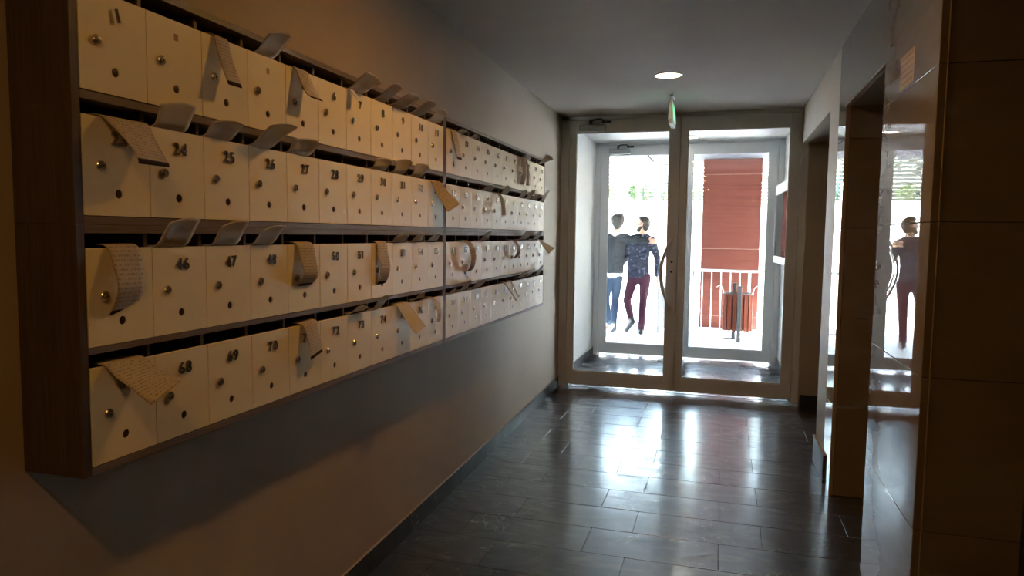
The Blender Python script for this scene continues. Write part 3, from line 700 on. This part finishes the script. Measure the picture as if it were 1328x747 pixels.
for k in range(NS):
    bm = bmesh.new(); w = (SX1 - SX0) / 2
    box(bm, (-w, TRD * k, 0 if k < 1 else RI * (k - 1)), (w, TRD * NS + .05 if k == NS - 1 else TRD * (k + 1) + .28, RI * (k + 1) - .035))
    st_ = part('step', bm, M['render'], stairs)
    bm = bmesh.new(); box(bm, (-w, TRD * k - .03, RI * (k + 1) - .035), (w, TRD * (k + 1), RI * (k + 1)), .004); part('tread', bm, M['step'], st_)
ZT = RI * NS
for nm, a, b in (('wall_planter_left', (-12, 18.1, -.2), (SX0 - .01, 21.75, 2.36)), ('wall_planter_right', (SX1 + .01, 18.1, -.2), (9, 21.75, 2.36)), ('wall_terrace', (-12, 22.9, 1.5), (9, 23.2, 2.62))):
    link(nm, boxes(nm, [(a, b)], .01), M['render'], kind='structure')
link('ground_terrace', boxes('ground_terrace', [((-12, 21.75, 1.2), (9, 40, ZT - .01)), ((-12, 23.2, 1.5), (9, 40, 2.5))]), M['soil'], kind='structure')

# railing at the edge of the landing
def railing(name, pts, h, step, label, panel=None, post_every=8):
    """pts: start and end on the ground; uprights stand vertically, rails follow the slope"""
    a, b = Vector(pts[0]), Vector(pts[1]); root = empty(name, a, label=label, cat='railing'); d = b - a; n = max(2, round(Vector((d.x, d.y, 0)).length / step))
    dirn = d.normalized()
    for zz, r, nm in ((h, .022, 'top_rail'), (.06, .014, 'bottom_rail')):
        bm = bmesh.new(); tube(bm, [Vector((0, 0, zz)), d + Vector((0, 0, zz))], r, 10); part(nm, bm, M['rail_metal'], root, True)
    bal = None
    for i in range(n + 1):
        p = d * (i / n); post = i % post_every == 0 or i == n
        bm = bmesh.new(); tube(bm, [p + Vector((0, 0, -.0 if post else .06)), p + Vector((0, 0, h))], .02 if post else .0085, 8)
        part('post' if post else 'baluster', bm, M['rail_metal'], root, True)
    return root
railing('railing', ((-.42, 11.45, 0), (1.96, 11.45, 0)), .975, .14, 'low metal railing with white balusters standing behind the bin', post_every=6)
gp = empty('screen_panel', (-.70, 11.25, 0), label='pale upright metal panel on the landing right of the two men', cat='panel')
bm = bmesh.new(); box(bm, (-.24, -.012, .06), (.22, .012, .72), .004); part('sheet', bm, M['rail_metal'], gp)
for s in (-.235, .215):
    bm = bmesh.new(); box(bm, (s - .02, -.02, 0), (s + .02, .02, .75), .003); box(bm, (s - .05, -.05, 0), (s + .05, .05, .012), .002); part('post', bm, M['rail_metal'], gp)
railing('railing', ((SX0 + .08, SY, RI + .012), (SX0 + .08, SY + TRD * NS, ZT + RI + .012)), .95, .14, 'sloping metal handrail with balusters up the left side of the steps')
railing('railing', ((-6.2, 15.0, 0), (-3.4, 15.0, 0)), .95, .13, 'level metal railing on the landing left of the two men')

# red clad column and canopy
rc = empty('clad_column', (.125, 12.4, -.1), label='broad column clad in red-brown boards beyond the railing', cat='column')
for z0, z1 in ((0, .30), (.308, 1.405), (1.413, 2.61), (2.618, 2.86)):
    bm = bmesh.new(); box(bm, (-.455, -.40, z0), (.455, .40, z1), .004); part('panel', bm, M['cladding'], rc)
bm = bmesh.new(); box(bm, (-.44, -.385, 0), (.44, .385, 2.86)); part('core', bm, M['grout'], rc)
can = empty('canopy', (0, 8.95, 2.76), label='flat grey entrance canopy over the landing', cat='canopy')
bm = bmesh.new(); box(bm, (-7, 0, .03), (6, 3.45, .30)); part('slab', bm, M['render'], can)
for i, (a, b) in enumerate(((-7, -4.3), (-4.3, -1.16), (-1.16, 1.98), (1.98, 6))):
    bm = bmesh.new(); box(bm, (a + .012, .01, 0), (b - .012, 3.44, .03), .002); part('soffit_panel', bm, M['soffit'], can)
cl = empty('canopy_light', (-1.65, 11.55, 2.76), label='round white lamp under the outdoor canopy', cat='ceiling light')
bm = bmesh.new(); lathe(bm, [(.16, 0), (.16, -.02), (.14, -.035), (.01, -.04)], 28); part('shade', bm, M['white_paint'], cl, True)
bm = bmesh.new(); lathe(bm, [(.175, 0), (.175, -.008), (.16, -.012)], 28); part('ring', bm, M['alu_bright'], cl, True)

# litter bin
bn = empty('litter_bin', (.243, 10.66, 0), label='slatted red-brown litter bin on dark posts before the railing', cat='bin')
RX, RY = .20, .15
for k in range(16):
    a = 2 * PI * (k + .5) / 16; c = Vector((RX * math.cos(a), RY * math.sin(a), 0)); nrm = Vector((math.cos(a) / RX, math.sin(a) / RY, 0)).normalized()
    bm = bmesh.new(); box(bm, (-.029, -.008, .15), (.029, .008, .68), .003)
    bmesh.ops.transform(bm, matrix=Matrix.Translation(c) @ Matrix.Rotation(math.atan2(nrm.y, nrm.x) + PI / 2, 4, 'Z'), verts=bm.verts[:])
    sl = part('slat', bm, M['bin_wood'], bn)
bm = bmesh.new(); lathe(bm, [(1, .16), (1, .64), (.96, .64), (.96, .17)], 24, Matrix.Diagonal((RX - .028, RY - .028, 1, 1))); part('dark_gap_sleeve', bm, M['dark_metal'], bn, True)  # dark sleeve added inside so the gaps between the slats look dark
for z in (.17, .66):
    bm = bmesh.new(); tube(bm, [((RX - .015) * math.cos(2 * PI * k / 28), (RY - .015) * math.sin(2 * PI * k / 28), z) for k in range(28)], .007, 6, closed=True); part('hoop', bm, M['dark_metal'], bn, True)
bm = bmesh.new(); tube(bm, [((RX + .012) * math.cos(2 * PI * k / 28), (RY + .012) * math.sin(2 * PI * k / 28), .69) for k in range(28)], .008, 6, closed=True); part('rim', bm, M['dark_metal'], bn, True)
for x, y, h in ((.02, -RY - .035, .78), (-.045, RY + .03, .80)):
    bm = bmesh.new(); box(bm, (x - .026, y - .02, 0), (x + .026, y + .02, h), .004); box(bm, (x - .034, y - .026, h), (x + .034, y + .026, h + .03), .004); part('post', bm, M['dark_metal'], bn)
bm = bmesh.new(); tube(bm, cr([(-RX + .01, 0, .16), (-RX + .01, 0, .06), (-RX + .04, 0, .03), (RX - .04, 0, .03), (RX - .01, 0, .06), (RX - .01, 0, .16)], 5), .008, 6); part('bottom_loop', bm, M['dark_metal'], bn, True)
for s in (-1, 1):
    bm = bmesh.new(); tube(bm, cr([(s * RX, -.02, .68), (s * (RX + .02), -.02, .76), (s * (RX + .06), -.02, .80), (s * (RX + .10), -.02, .77)], 5), .007, 6); part('hook', bm, M['rail_metal'], bn, True)

# fence, plants and trees on the terrace
fe = empty('slat_fence', (-3, 24.2, 2.5), label='pale horizontal slat fence above the planter', cat='fence')
for k in range(14):
    bm = bmesh.new(); box(bm, (-9, -.012, .15 + k * .125), (6, .012, .25 + k * .125), .002); part('slat', bm, M['fence_wood'], fe)
for k in range(9):
    bm = bmesh.new(); box(bm, (-9 + k * 1.875 - .04, .014, 0), (-9 + k * 1.875 + .04, .09, 1.95), .004); part('post', bm, M['fence_wood'], fe)
lp = empty('lamp_post', (un(855, 240, 1, 23.6).x, 23.6, 2.5), label='thin green lamp post rising above the planter', cat='lamp post')
bm = bmesh.new(); tube(bm, [(0, 0, 0), (0, 0, 1.6)], .035, 10); part('pole', bm, mat('green_paint', (.08, .22, .16), .5), lp, True)
bm = bmesh.new(); lathe(bm, [(.05, 1.6), (.09, 1.66), (.08, 1.78), (.01, 1.82)], 14); part('lantern', bm, M['white_paint'], lp, True)
def leaves(n, cen, rad, size, seed):
    rnd = random.Random(seed); V, Fc = [], []
    for _ in range(n):
        while True:
            p = Vector((rnd.uniform(-1, 1), rnd.uniform(-1, 1), rnd.uniform(-1, 1)))
            if p.length < 1 and p.length > rnd.random() * .9 and noise.noise(p * 2.1 + Vector((seed, 0, 0))) > -.18: break
        p = Vector((p.x * rad[0], p.y * rad[1], p.z * rad[2])) + Vector(cen)
        u = Vector((rnd.gauss(0, 1), rnd.gauss(0, 1), rnd.gauss(0, .6))).normalized(); w = u.cross(Vector((rnd.gauss(0, 1), rnd.gauss(0, 1), rnd.gauss(0, 1)))).normalized()
        s = size * rnd.uniform(.6, 1.3); b = len(V)
        V += [p - u * s, p + w * s * .4, p + u * s, p - w * s * .4]; Fc.append((b, b + 1, b + 2, b + 3))
    me = bpy.data.meshes.new('foliage'); me.from_pydata(V, [], Fc); me.update(); return me
def plant(x, y, z, r, h, n, label, seed, name='shrub', lm='leaf', size=.05):
    root = empty(name, (x, y, z), label=label, cat='shrub' if name == 'shrub' else 'tree', group='planting beyond the steps')
    f = link('foliage', leaves(n, (0, 0, h * .58), (r, r, h * .45), size, seed), M[lm], root); f['kind'] = 'stuff'
    bm = bmesh.new(); rnd = random.Random(seed)
    for k in range(5):
        a = rnd.uniform(0, 2 * PI); tube(bm, cr([(0, 0, 0), (.2 * r * math.cos(a), .2 * r * math.sin(a), h * .35), (.6 * r * math.cos(a), .6 * r * math.sin(a), h * .75)], 3), [.02 * h] * 3 + [.014 * h] * 3 + [.004 * h], 5)
    part('stem', bm, M['bark'], root)
sh = [(791, 19.2, .26, .46), (820.5, 18.6, .11, .46), (838.5, 23.45, .22, .78), (866, 23.45, .26, .48), (899, 23.45, .22, .75)]
lab = ['low green shrub on the white planter wall above the left man', 'thin young shrub on the planter between the two men', 'tall bushy green shrub beyond the top of the steps', 'wide green shrub left of the middle door post, on the far planter', 'green shrub right of the middle door post, beside the red column']
for i, ((px, y, r, h), lb) in enumerate(zip(sh, lab)):
    z = 2.36 if y < 20 else 2.5
    plant(un(px, 250, 1, y).x, y, z, r, h, 260, lb, 11 + i, size=.045)
for i, (x, y, r, h) in enumerate(((-4.35, 20.3, .5, .62), (-5.6, 20.4, .52, .72), (-6.9, 20.3, .55, .6), (-8.3, 20.4, .55, .66))):
    plant(x, y, 2.36, r, h, 1300, 'dense hedge shrub on the planter, %s of four going left' % ('first', 'second', 'third', 'fourth')[i], 30 + i, size=.06)
for i, (x, y, h, r, lm) in enumerate(((-5.6, 27.5, 5.5, 1.7, 'leaf_pale'), (-1.9, 28.5, 6.2, 1.8, 'leaf_pale'), (1.9, 27.0, 5.2, 1.6, 'leaf'), (-9.9, 29, 6.5, 2.2, 'leaf'), (5.8, 28.0, 6.0, 1.9, 'leaf_pale'))):
    plant(x, y, 2.5, r, h, 1700, ('yellow-green tree behind the fence, well left of the steps', 'yellow-green tree behind the fence, straight above the steps', 'green tree behind the fence, beside the red column', 'green tree behind the fence, furthest left', 'yellow-green tree behind the fence, furthest right')[i], 50 + i, 'tree', lm, .13)

# ------------------------------------------------------------------ people
def skin_mat(name, c): return mottled(name, c, tuple(x * .9 for x in c), .5, 20)
M['skin'] = skin_mat('skin', (.55, .33, .24)); M['hair'] = mottled('dark_hair', (.018, .014, .012), (.035, .028, .024), .5, 60, 120, .3)
M['sweater'] = mottled('charcoal_knit', (.030, .034, .042), (.045, .05, .06), .9, 25, 300, .4)
m = mat('speckled_jacket', (.03, .03, .05), .8); v = coords(m)
L(m, ramp(m, noisy(m, 26, 2, v), [(0.0, (.020, .024, .040)), (0.58, (.026, .03, .05)), (0.63, (.15, .17, .23))]), bsdf(m).inputs['Base Color']); M['jacket'] = m
M['jeans'] = mottled('blue_denim', (.028, .05, .10), (.06, .095, .16), .85, 5, 400, .3)
M['maroon'] = mottled('maroon_cotton', (.045, .014, .027), (.06, .02, .036), .85, 8, 300, .2)
M['shirt'] = mat('white_shirt', (.82, .83, .85), .8); M['shoe'] = mat('dark_leather', (.02, .022, .028), .4)
M['sneaker'] = mat('grey_canvas', (.10, .12, .16), .8); M['sole'] = mat('white_sole', (.75, .75, .72), .6)
M['eye'] = mat('eye', (.7, .68, .64), .2)
def blob(name, chains, mt, parent, voxel=.011, smooth=6):
    """one closed surface grown round tapering limbs; chains: lists of (x, y, z, rx, ry, rz)"""
    bm = bmesh.new()
    for ch in chains:
        for a, b in zip(ch, ch[1:] if len(ch) > 1 else ch):
            pa, pb = Vector(a[:3]), Vector(b[:3]); d = (pb - pa).length; k = max(1, int(d / (min(a[3:] + b[3:]) * .35)))
            for i in range(k + 1):
                t = i / k; p = pa.lerp(pb, t); r = [a[3 + j] * (1 - t) + b[3 + j] * t for j in range(3)]
                vs_ = bmesh.ops.create_icosphere(bm, subdivisions=2, radius=1)['verts']
                for v_ in vs_: v_.co = Vector((v_.co.x * r[0], v_.co.y * r[1], v_.co.z * r[2])) + p
    o = link(name, done(bm, name), mt, parent)
    md = o.modifiers.new('remesh', 'REMESH'); md.mode = 'VOXEL'; md.voxel_size = voxel; md.use_smooth_shade = True
    ms = o.modifiers.new('smooth', 'SMOOTH'); ms.iterations = smooth; ms.factor = .5
    bpy.context.view_layer.update()
    me = bpy.data.meshes.new_from_object(o.evaluated_get(bpy.context.evaluated_depsgraph_get()))
    o.modifiers.clear(); o.data = me
    for p in me.polygons: p.use_smooth = True
    if not me.materials: me.materials.append(mt)
    return o
def J(px, py, y, r, ry=None, rz=None):
    p = un(px, py, 1, y); return (p.x, p.y, p.z, r, ry or r, rz or r)
def O(j, dx=0, dy=0, dz=0, k=1.0): return (j[0] + dx, j[1] + dy, j[2] + dz, j[3] * k, j[4] * k, j[5] * k)
def W(x, y, z, r, ry=None, rz=None): return (x, y, z, r, ry or r, rz or r)
def head(c, f):
    """skull, jaw, nose, lips, brow and ear on the side; c = centre, f = horizontal facing"""
    f = Vector((f[0], f[1], f[2] if len(f) > 2 else 0)).normalized(); s = f.cross(Vector((0, 0, 1))).normalized(); u = s.cross(f); c = Vector(c)
    q = lambda a, b, d, r, *e: W(*(c + f * a + s * b + u * d), r, *e)
    ch = [[q(-.012, 0, .03, .082)], [q(.015, 0, .015, .076)], [q(.03, 0, -.04, .058), q(.045, 0, -.075, .042)], [q(.055, .025, -.01, .04)], [q(.055, -.025, -.01, .04)],
          [q(.082, 0, .02, .016), q(.104, 0, -.022, .0145)], [q(.084, .012, -.055, .012), q(.088, 0, -.054, .012), q(.084, -.012, -.055, .012)], [q(.078, .03, .028, .016), q(.082, 0, .03, .016), q(.078, -.03, .028, .016)],
          [q(-.005, .078, -.012, .014), q(-.012, .084, .012, .016)], [q(-.005, -.078, -.012, .014), q(-.012, -.084, .012, .016)]]
    return ch, q
def hand(p, d, s, n, k=1.0, curl=.35):
    """palm, four unequal bent fingers and a thumb; p wrist, d pointing, s side of the thumb, n back of the hand"""
    p, d, s, n = Vector(p), Vector(d).normalized(), Vector(s).normalized(), Vector(n).normalized(); out = []
    pl = p + d * .05 * k
    for off in (-.028, -.01, .01, .028): out.append([W(*(p + d * .012 + s * off * .7), .015 * k), W(*(p + d * .085 * k + s * off), .0125 * k)])
    for i, ln in enumerate((.058, .072, .078, .068)):
        b = p + d * .088 * k + s * (-.029 + i * .0195); c, dd = b, d.copy(); chain = [W(*b, .0098 * k)]
        for t in range(3):
            dd = (dd - n * curl * (.6 + .3 * t)).normalized(); c = c + dd * ln * k * (.42 - .07 * t); chain.append(W(*c, (.0092 - .0009 * t) * k))
        out.append(chain)
    b = p + d * .025 * k + s * .03 * k; e = b + (d * .5 + s * .8) .normalized() * .042 * k; g = e + (d * .9 + s * .2 - n * .2).normalized() * .032 * k
    out.append([W(*b, .0135 * k), W(*e, .0115 * k), W(*g, .0095 * k)])
    return out

for k_ in ('sweater', 'jacket', 'jeans', 'maroon'): bsdf(M[k_]).inputs['Specular IOR Level'].default_value = .12
# right man: speckled dark jacket, maroon trousers, looking left
YR = 10.72
pr_ = empty('person', (un(828, 434, 1, YR).x, YR, 0), label='bearded man in speckled dark jacket and maroon trousers walking away', cat='person')
def place(o, root): o.parent = None; o.location = -root.location; o.parent = root; o.location = -root.location
hd = J(834, 291.5, YR + .02, .1); hc, hq = head(hd[:3], (-.92, .36, .12))
neck = J(834, 304, YR + .01, .056); chest = J(829, 319, YR, .185, .11, .12); sh_l = J(817, 312, YR + .03, .07); sh_r = J(846, 314, YR - .01, .072)
belly = J(827.5, 338, YR, .170, .105, .12); hips = J(827.5, 356, YR, .17, .115, .09)
el_r = J(853, 336, YR - .03, .047); wr_r = J(852, 358, YR + .02, .034); el_l = J(812, 335, YR + .16, .047); wr_l = J(806, 343, YR - .02, .034)
hp_l = J(821.5, 360, YR, .088, .10, .09); kn_l = J(813, 389, YR + .05, .064); an_l = J(818.5, 413, YR - .27, .047)
hp_r = J(837, 360, YR, .088, .10, .09); kn_r = J(834, 390, YR + .06, .064); an_r = J(831.5, 424, YR + .06, .046)
to_r = W(an_r[0] + .01, an_r[1] + .14, .035, .036, .04, .03); to_l = J(812.5, 428, YR - .20, .034)
h_r = hand(wr_r[:3], (.02, .1, -1), (-.5, .8, 0), (.9, .3, 0)); h_l = hand(wr_l[:3], (-.9, 0, .2), (0, 0, 1), (0, -1, 0))
T = lambda j, k: O(j, k=k)
body = blob('body', hc + [[T(neck, 1.0), O(hd, dz=-.06, k=.55)], [T(neck, 1.05), T(chest, .82), T(belly, .82), T(hips, .85)], [T(chest, .5), T(sh_l, .8), T(el_l, .8), T(wr_l, .8)], [T(chest, .5), T(sh_r, .8), T(el_r, .8), T(wr_r, .8)],
            [T(hp_l, .8), T(kn_l, .75), T(an_l, .75), T(to_l, .7)], [T(hp_r, .8), T(kn_r, .75), T(an_r, .75), T(to_r, .7)]] + h_r + h_l, M['skin'], None, .0065, 3)
jk = blob('jacket', [[T(neck, 1.0), chest, belly, O(hips, dz=.02, k=1.04), O(hips, dz=-.01, k=1.06)], [O(chest, dz=.05, k=.55), sh_l, el_l, O(wr_l, k=1.1)], [O(chest, dz=.05, k=.55), sh_r, el_r, O(wr_r, dz=.02, k=1.15)],
                     [O(sh_l, dz=.02, k=.9), O(neck, dz=-.03, k=1.15), O(sh_r, dz=.02, k=.9)]], M['jacket'], None)
tr_ = blob('trousers', [[O(hips, dz=.01, k=1.0), O(hips, dz=-.06, k=.97)], [hp_l, kn_l, O(an_l, k=1.1)], [hp_r, kn_r, O(an_r, dz=-.03, k=1.15)]], M['maroon'], None)
hr = blob('hair', [[hq(-.03, 0, .05, .082)], [hq(-.045, 0, .01, .075)], [hq(.0, 0, .075, .066), hq(.055, 0, .095, .034)], [hq(-.05, 0, -.04, .055)]], M['hair'], None, .008, 3)
bd_ = blob('beard', [[hq(.045, 0, -.09, .042), hq(.075, 0, -.085, .03)], [hq(.01, .055, -.045, .024), hq(.04, .045, -.085, .028)], [hq(.01, -.055, -.045, .024), hq(.04, -.045, -.085, .028)], [hq(.093, .016, -.041, .008), hq(.097, 0, -.040, .008), hq(.093, -.016, -.041, .008)]], M['hair'], None, .007, 2)
ey = [blob('eye', [[hq(.082, s * .03, .005, .011)]], M['eye'], None, .004, 1) for s in (-1, 1)]
s1 = blob('shoe', [[O(an_r, dz=-.035, k=1.0), W(an_r[0], an_r[1] - .045, .035, .038, .04, .032), to_r]], M['shoe'], None, .009, 3)
s2 = blob('shoe', [[O(an_l, k=.95), J(821, 417, YR - .34, .038), to_l]], M['shoe'], None, .009, 3)
for o in [body, jk, tr_, hr, bd_, s1, s2] + ey: place(o, pr_)

# left man: charcoal sweater over a white shirt, blue jeans, arm round the other's shoulders
YL = 10.70
pl_ = empty('person', (un(795, 434, 1, YL).x, YL, 0), label='man in charcoal sweater and blue jeans with his arm around the other', cat='person')
hd = J(802, 288.5, YL + .02, .1); hc, hq = head(hd[:3], (.25, 1, 0))
neck = J(799.5, 302, YL, .056); chest = J(797, 317, YL, .19, .11, .12); sh_l = J(782, 311, YL + .01, .072); sh_r = J(812.5, 310, YL - .02, .072)
belly = J(796, 337, YL, .165, .105, .11); hips = J(795.5, 354, YL, .155, .11, .085)
el_r = J(826, 312, YL - .13, .05); wr_r = J(839.5, 313, YL - .12, .036); el_l = J(776, 333, YL - .02, .047); wr_l = J(777, 354, YL + .08, .034)
hp_l = J(788.5, 359, YL, .086, .10, .09); kn_l = J(785.5, 389, YL - .02, .062); an_l = J(790, 417, YL - .34, .046)
hp_r = J(801, 359, YL, .086, .10, .09); kn_r = J(798, 389, YL + .10, .062); an_r = J(795, 423, YL + .10, .046)
to_r = W(an_r[0] + .01, an_r[1] + .14, .035, .036, .04, .03); to_l = J(785.5, 433, YL - .30, .036)
h_r = hand(wr_r[:3], (1, .25, .05), (0, .3, 1), (.0, -1, .35), 1.0, .45); h_l = hand(wr_l[:3], (0, .1, -1), (.6, .8, 0), (-.9, .3, 0))
body = blob('body', hc + [[T(neck, 1.0), O(hd, dz=-.06, k=.55)], [T(neck, 1.05), T(chest, .82), T(belly, .82), T(hips, .85)], [T(chest, .5), T(sh_l, .8), T(el_l, .8), T(wr_l, .8)], [T(chest, .5), T(sh_r, .8), T(el_r, .8), T(wr_r, .8)],
            [T(hp_l, .8), T(kn_l, .75), T(an_l, .75), T(to_l, .7)], [T(hp_r, .8), T(kn_r, .75), T(an_r, .75), T(to_r, .7)]] + h_r + h_l, M['skin'], None, .0065, 3)
sw = blob('sweater', [[O(neck, dz=-.05, k=1.1), chest, belly, O(hips, dz=.03, k=1.06)], [O(chest, dz=.05, k=.55), sh_l, el_l, O(wr_l, k=1.1)], [O(chest, dz=.05, k=.55), sh_r, el_r, O(wr_r, k=1.12)],
                      [O(sh_l, dz=.02, k=.9), O(neck, dz=-.05, k=1.15), O(sh_r, dz=.02, k=.9)]], M['sweater'], None)
shr = blob('shirt', [[O(hips, dz=.02, k=1.0), O(hips, dz=-.035, k=1.05)]], M['shirt'], None)
clr = blob('collar', [[W(neck[0] + .068 * math.cos(a), neck[1] + .06 * math.sin(a), neck[2] - .012, .016, .016, .03) for a in [2 * PI * k / 14 for k in range(15)]]], M['shirt'], None, .008, 2)
jn = blob('jeans', [[O(hips, dz=-.02, k=.97), O(hips, dz=-.08, k=.95)], [hp_l, kn_l, O(an_l, k=1.15)], [hp_r, kn_r, O(an_r, dz=-.03, k=1.2)]], M['jeans'], None)
hr = blob('hair', [[hq(-.03, -.022, .045, .088), hq(-.03, .022, .045, .088)], [hq(-.045, -.018, .0, .08), hq(-.045, .018, .0, .08)], [hq(.01, -.02, .075, .074), hq(.01, .02, .075, .074)], [hq(-.055, 0, -.05, .06)]], M['hair'], None, .008, 3)
s1 = blob('shoe', [[O(an_r, dz=-.035, k=1.0), W(an_r[0], an_r[1] - .045, .04, .038, .04, .032), to_r]], M['sneaker'], None, .009, 3)
s2 = blob('shoe', [[O(an_l, k=.95), J(795, 420.5, YL - .42, .038), to_l]], M['sneaker'], None, .009, 3)
hl = Vector(J(795, 420.5, YL - .42, .03)[:3]); tl = Vector(to_l[:3]); bk = Vector((0, -.026, -.012))
so = blob('sole', [[W(*(hl + bk), .034, .022, .03), W(*(tl + bk), .038, .022, .03)]], M['sole'], None, .008, 2)
so2 = blob('sole', [[W(an_r[0], an_r[1] - .05, .016, .042, .045, .015), W(to_r[0], to_r[1], .016, .042, .045, .015)]], M['sole'], None, .008, 2)
for o in (body, sw, shr, clr, jn, hr, s1, s2): place(o, pl_)
so.parent = s2; so2.parent = s1
so.location = (0, 0, 0); so2.location = (0, 0, 0)
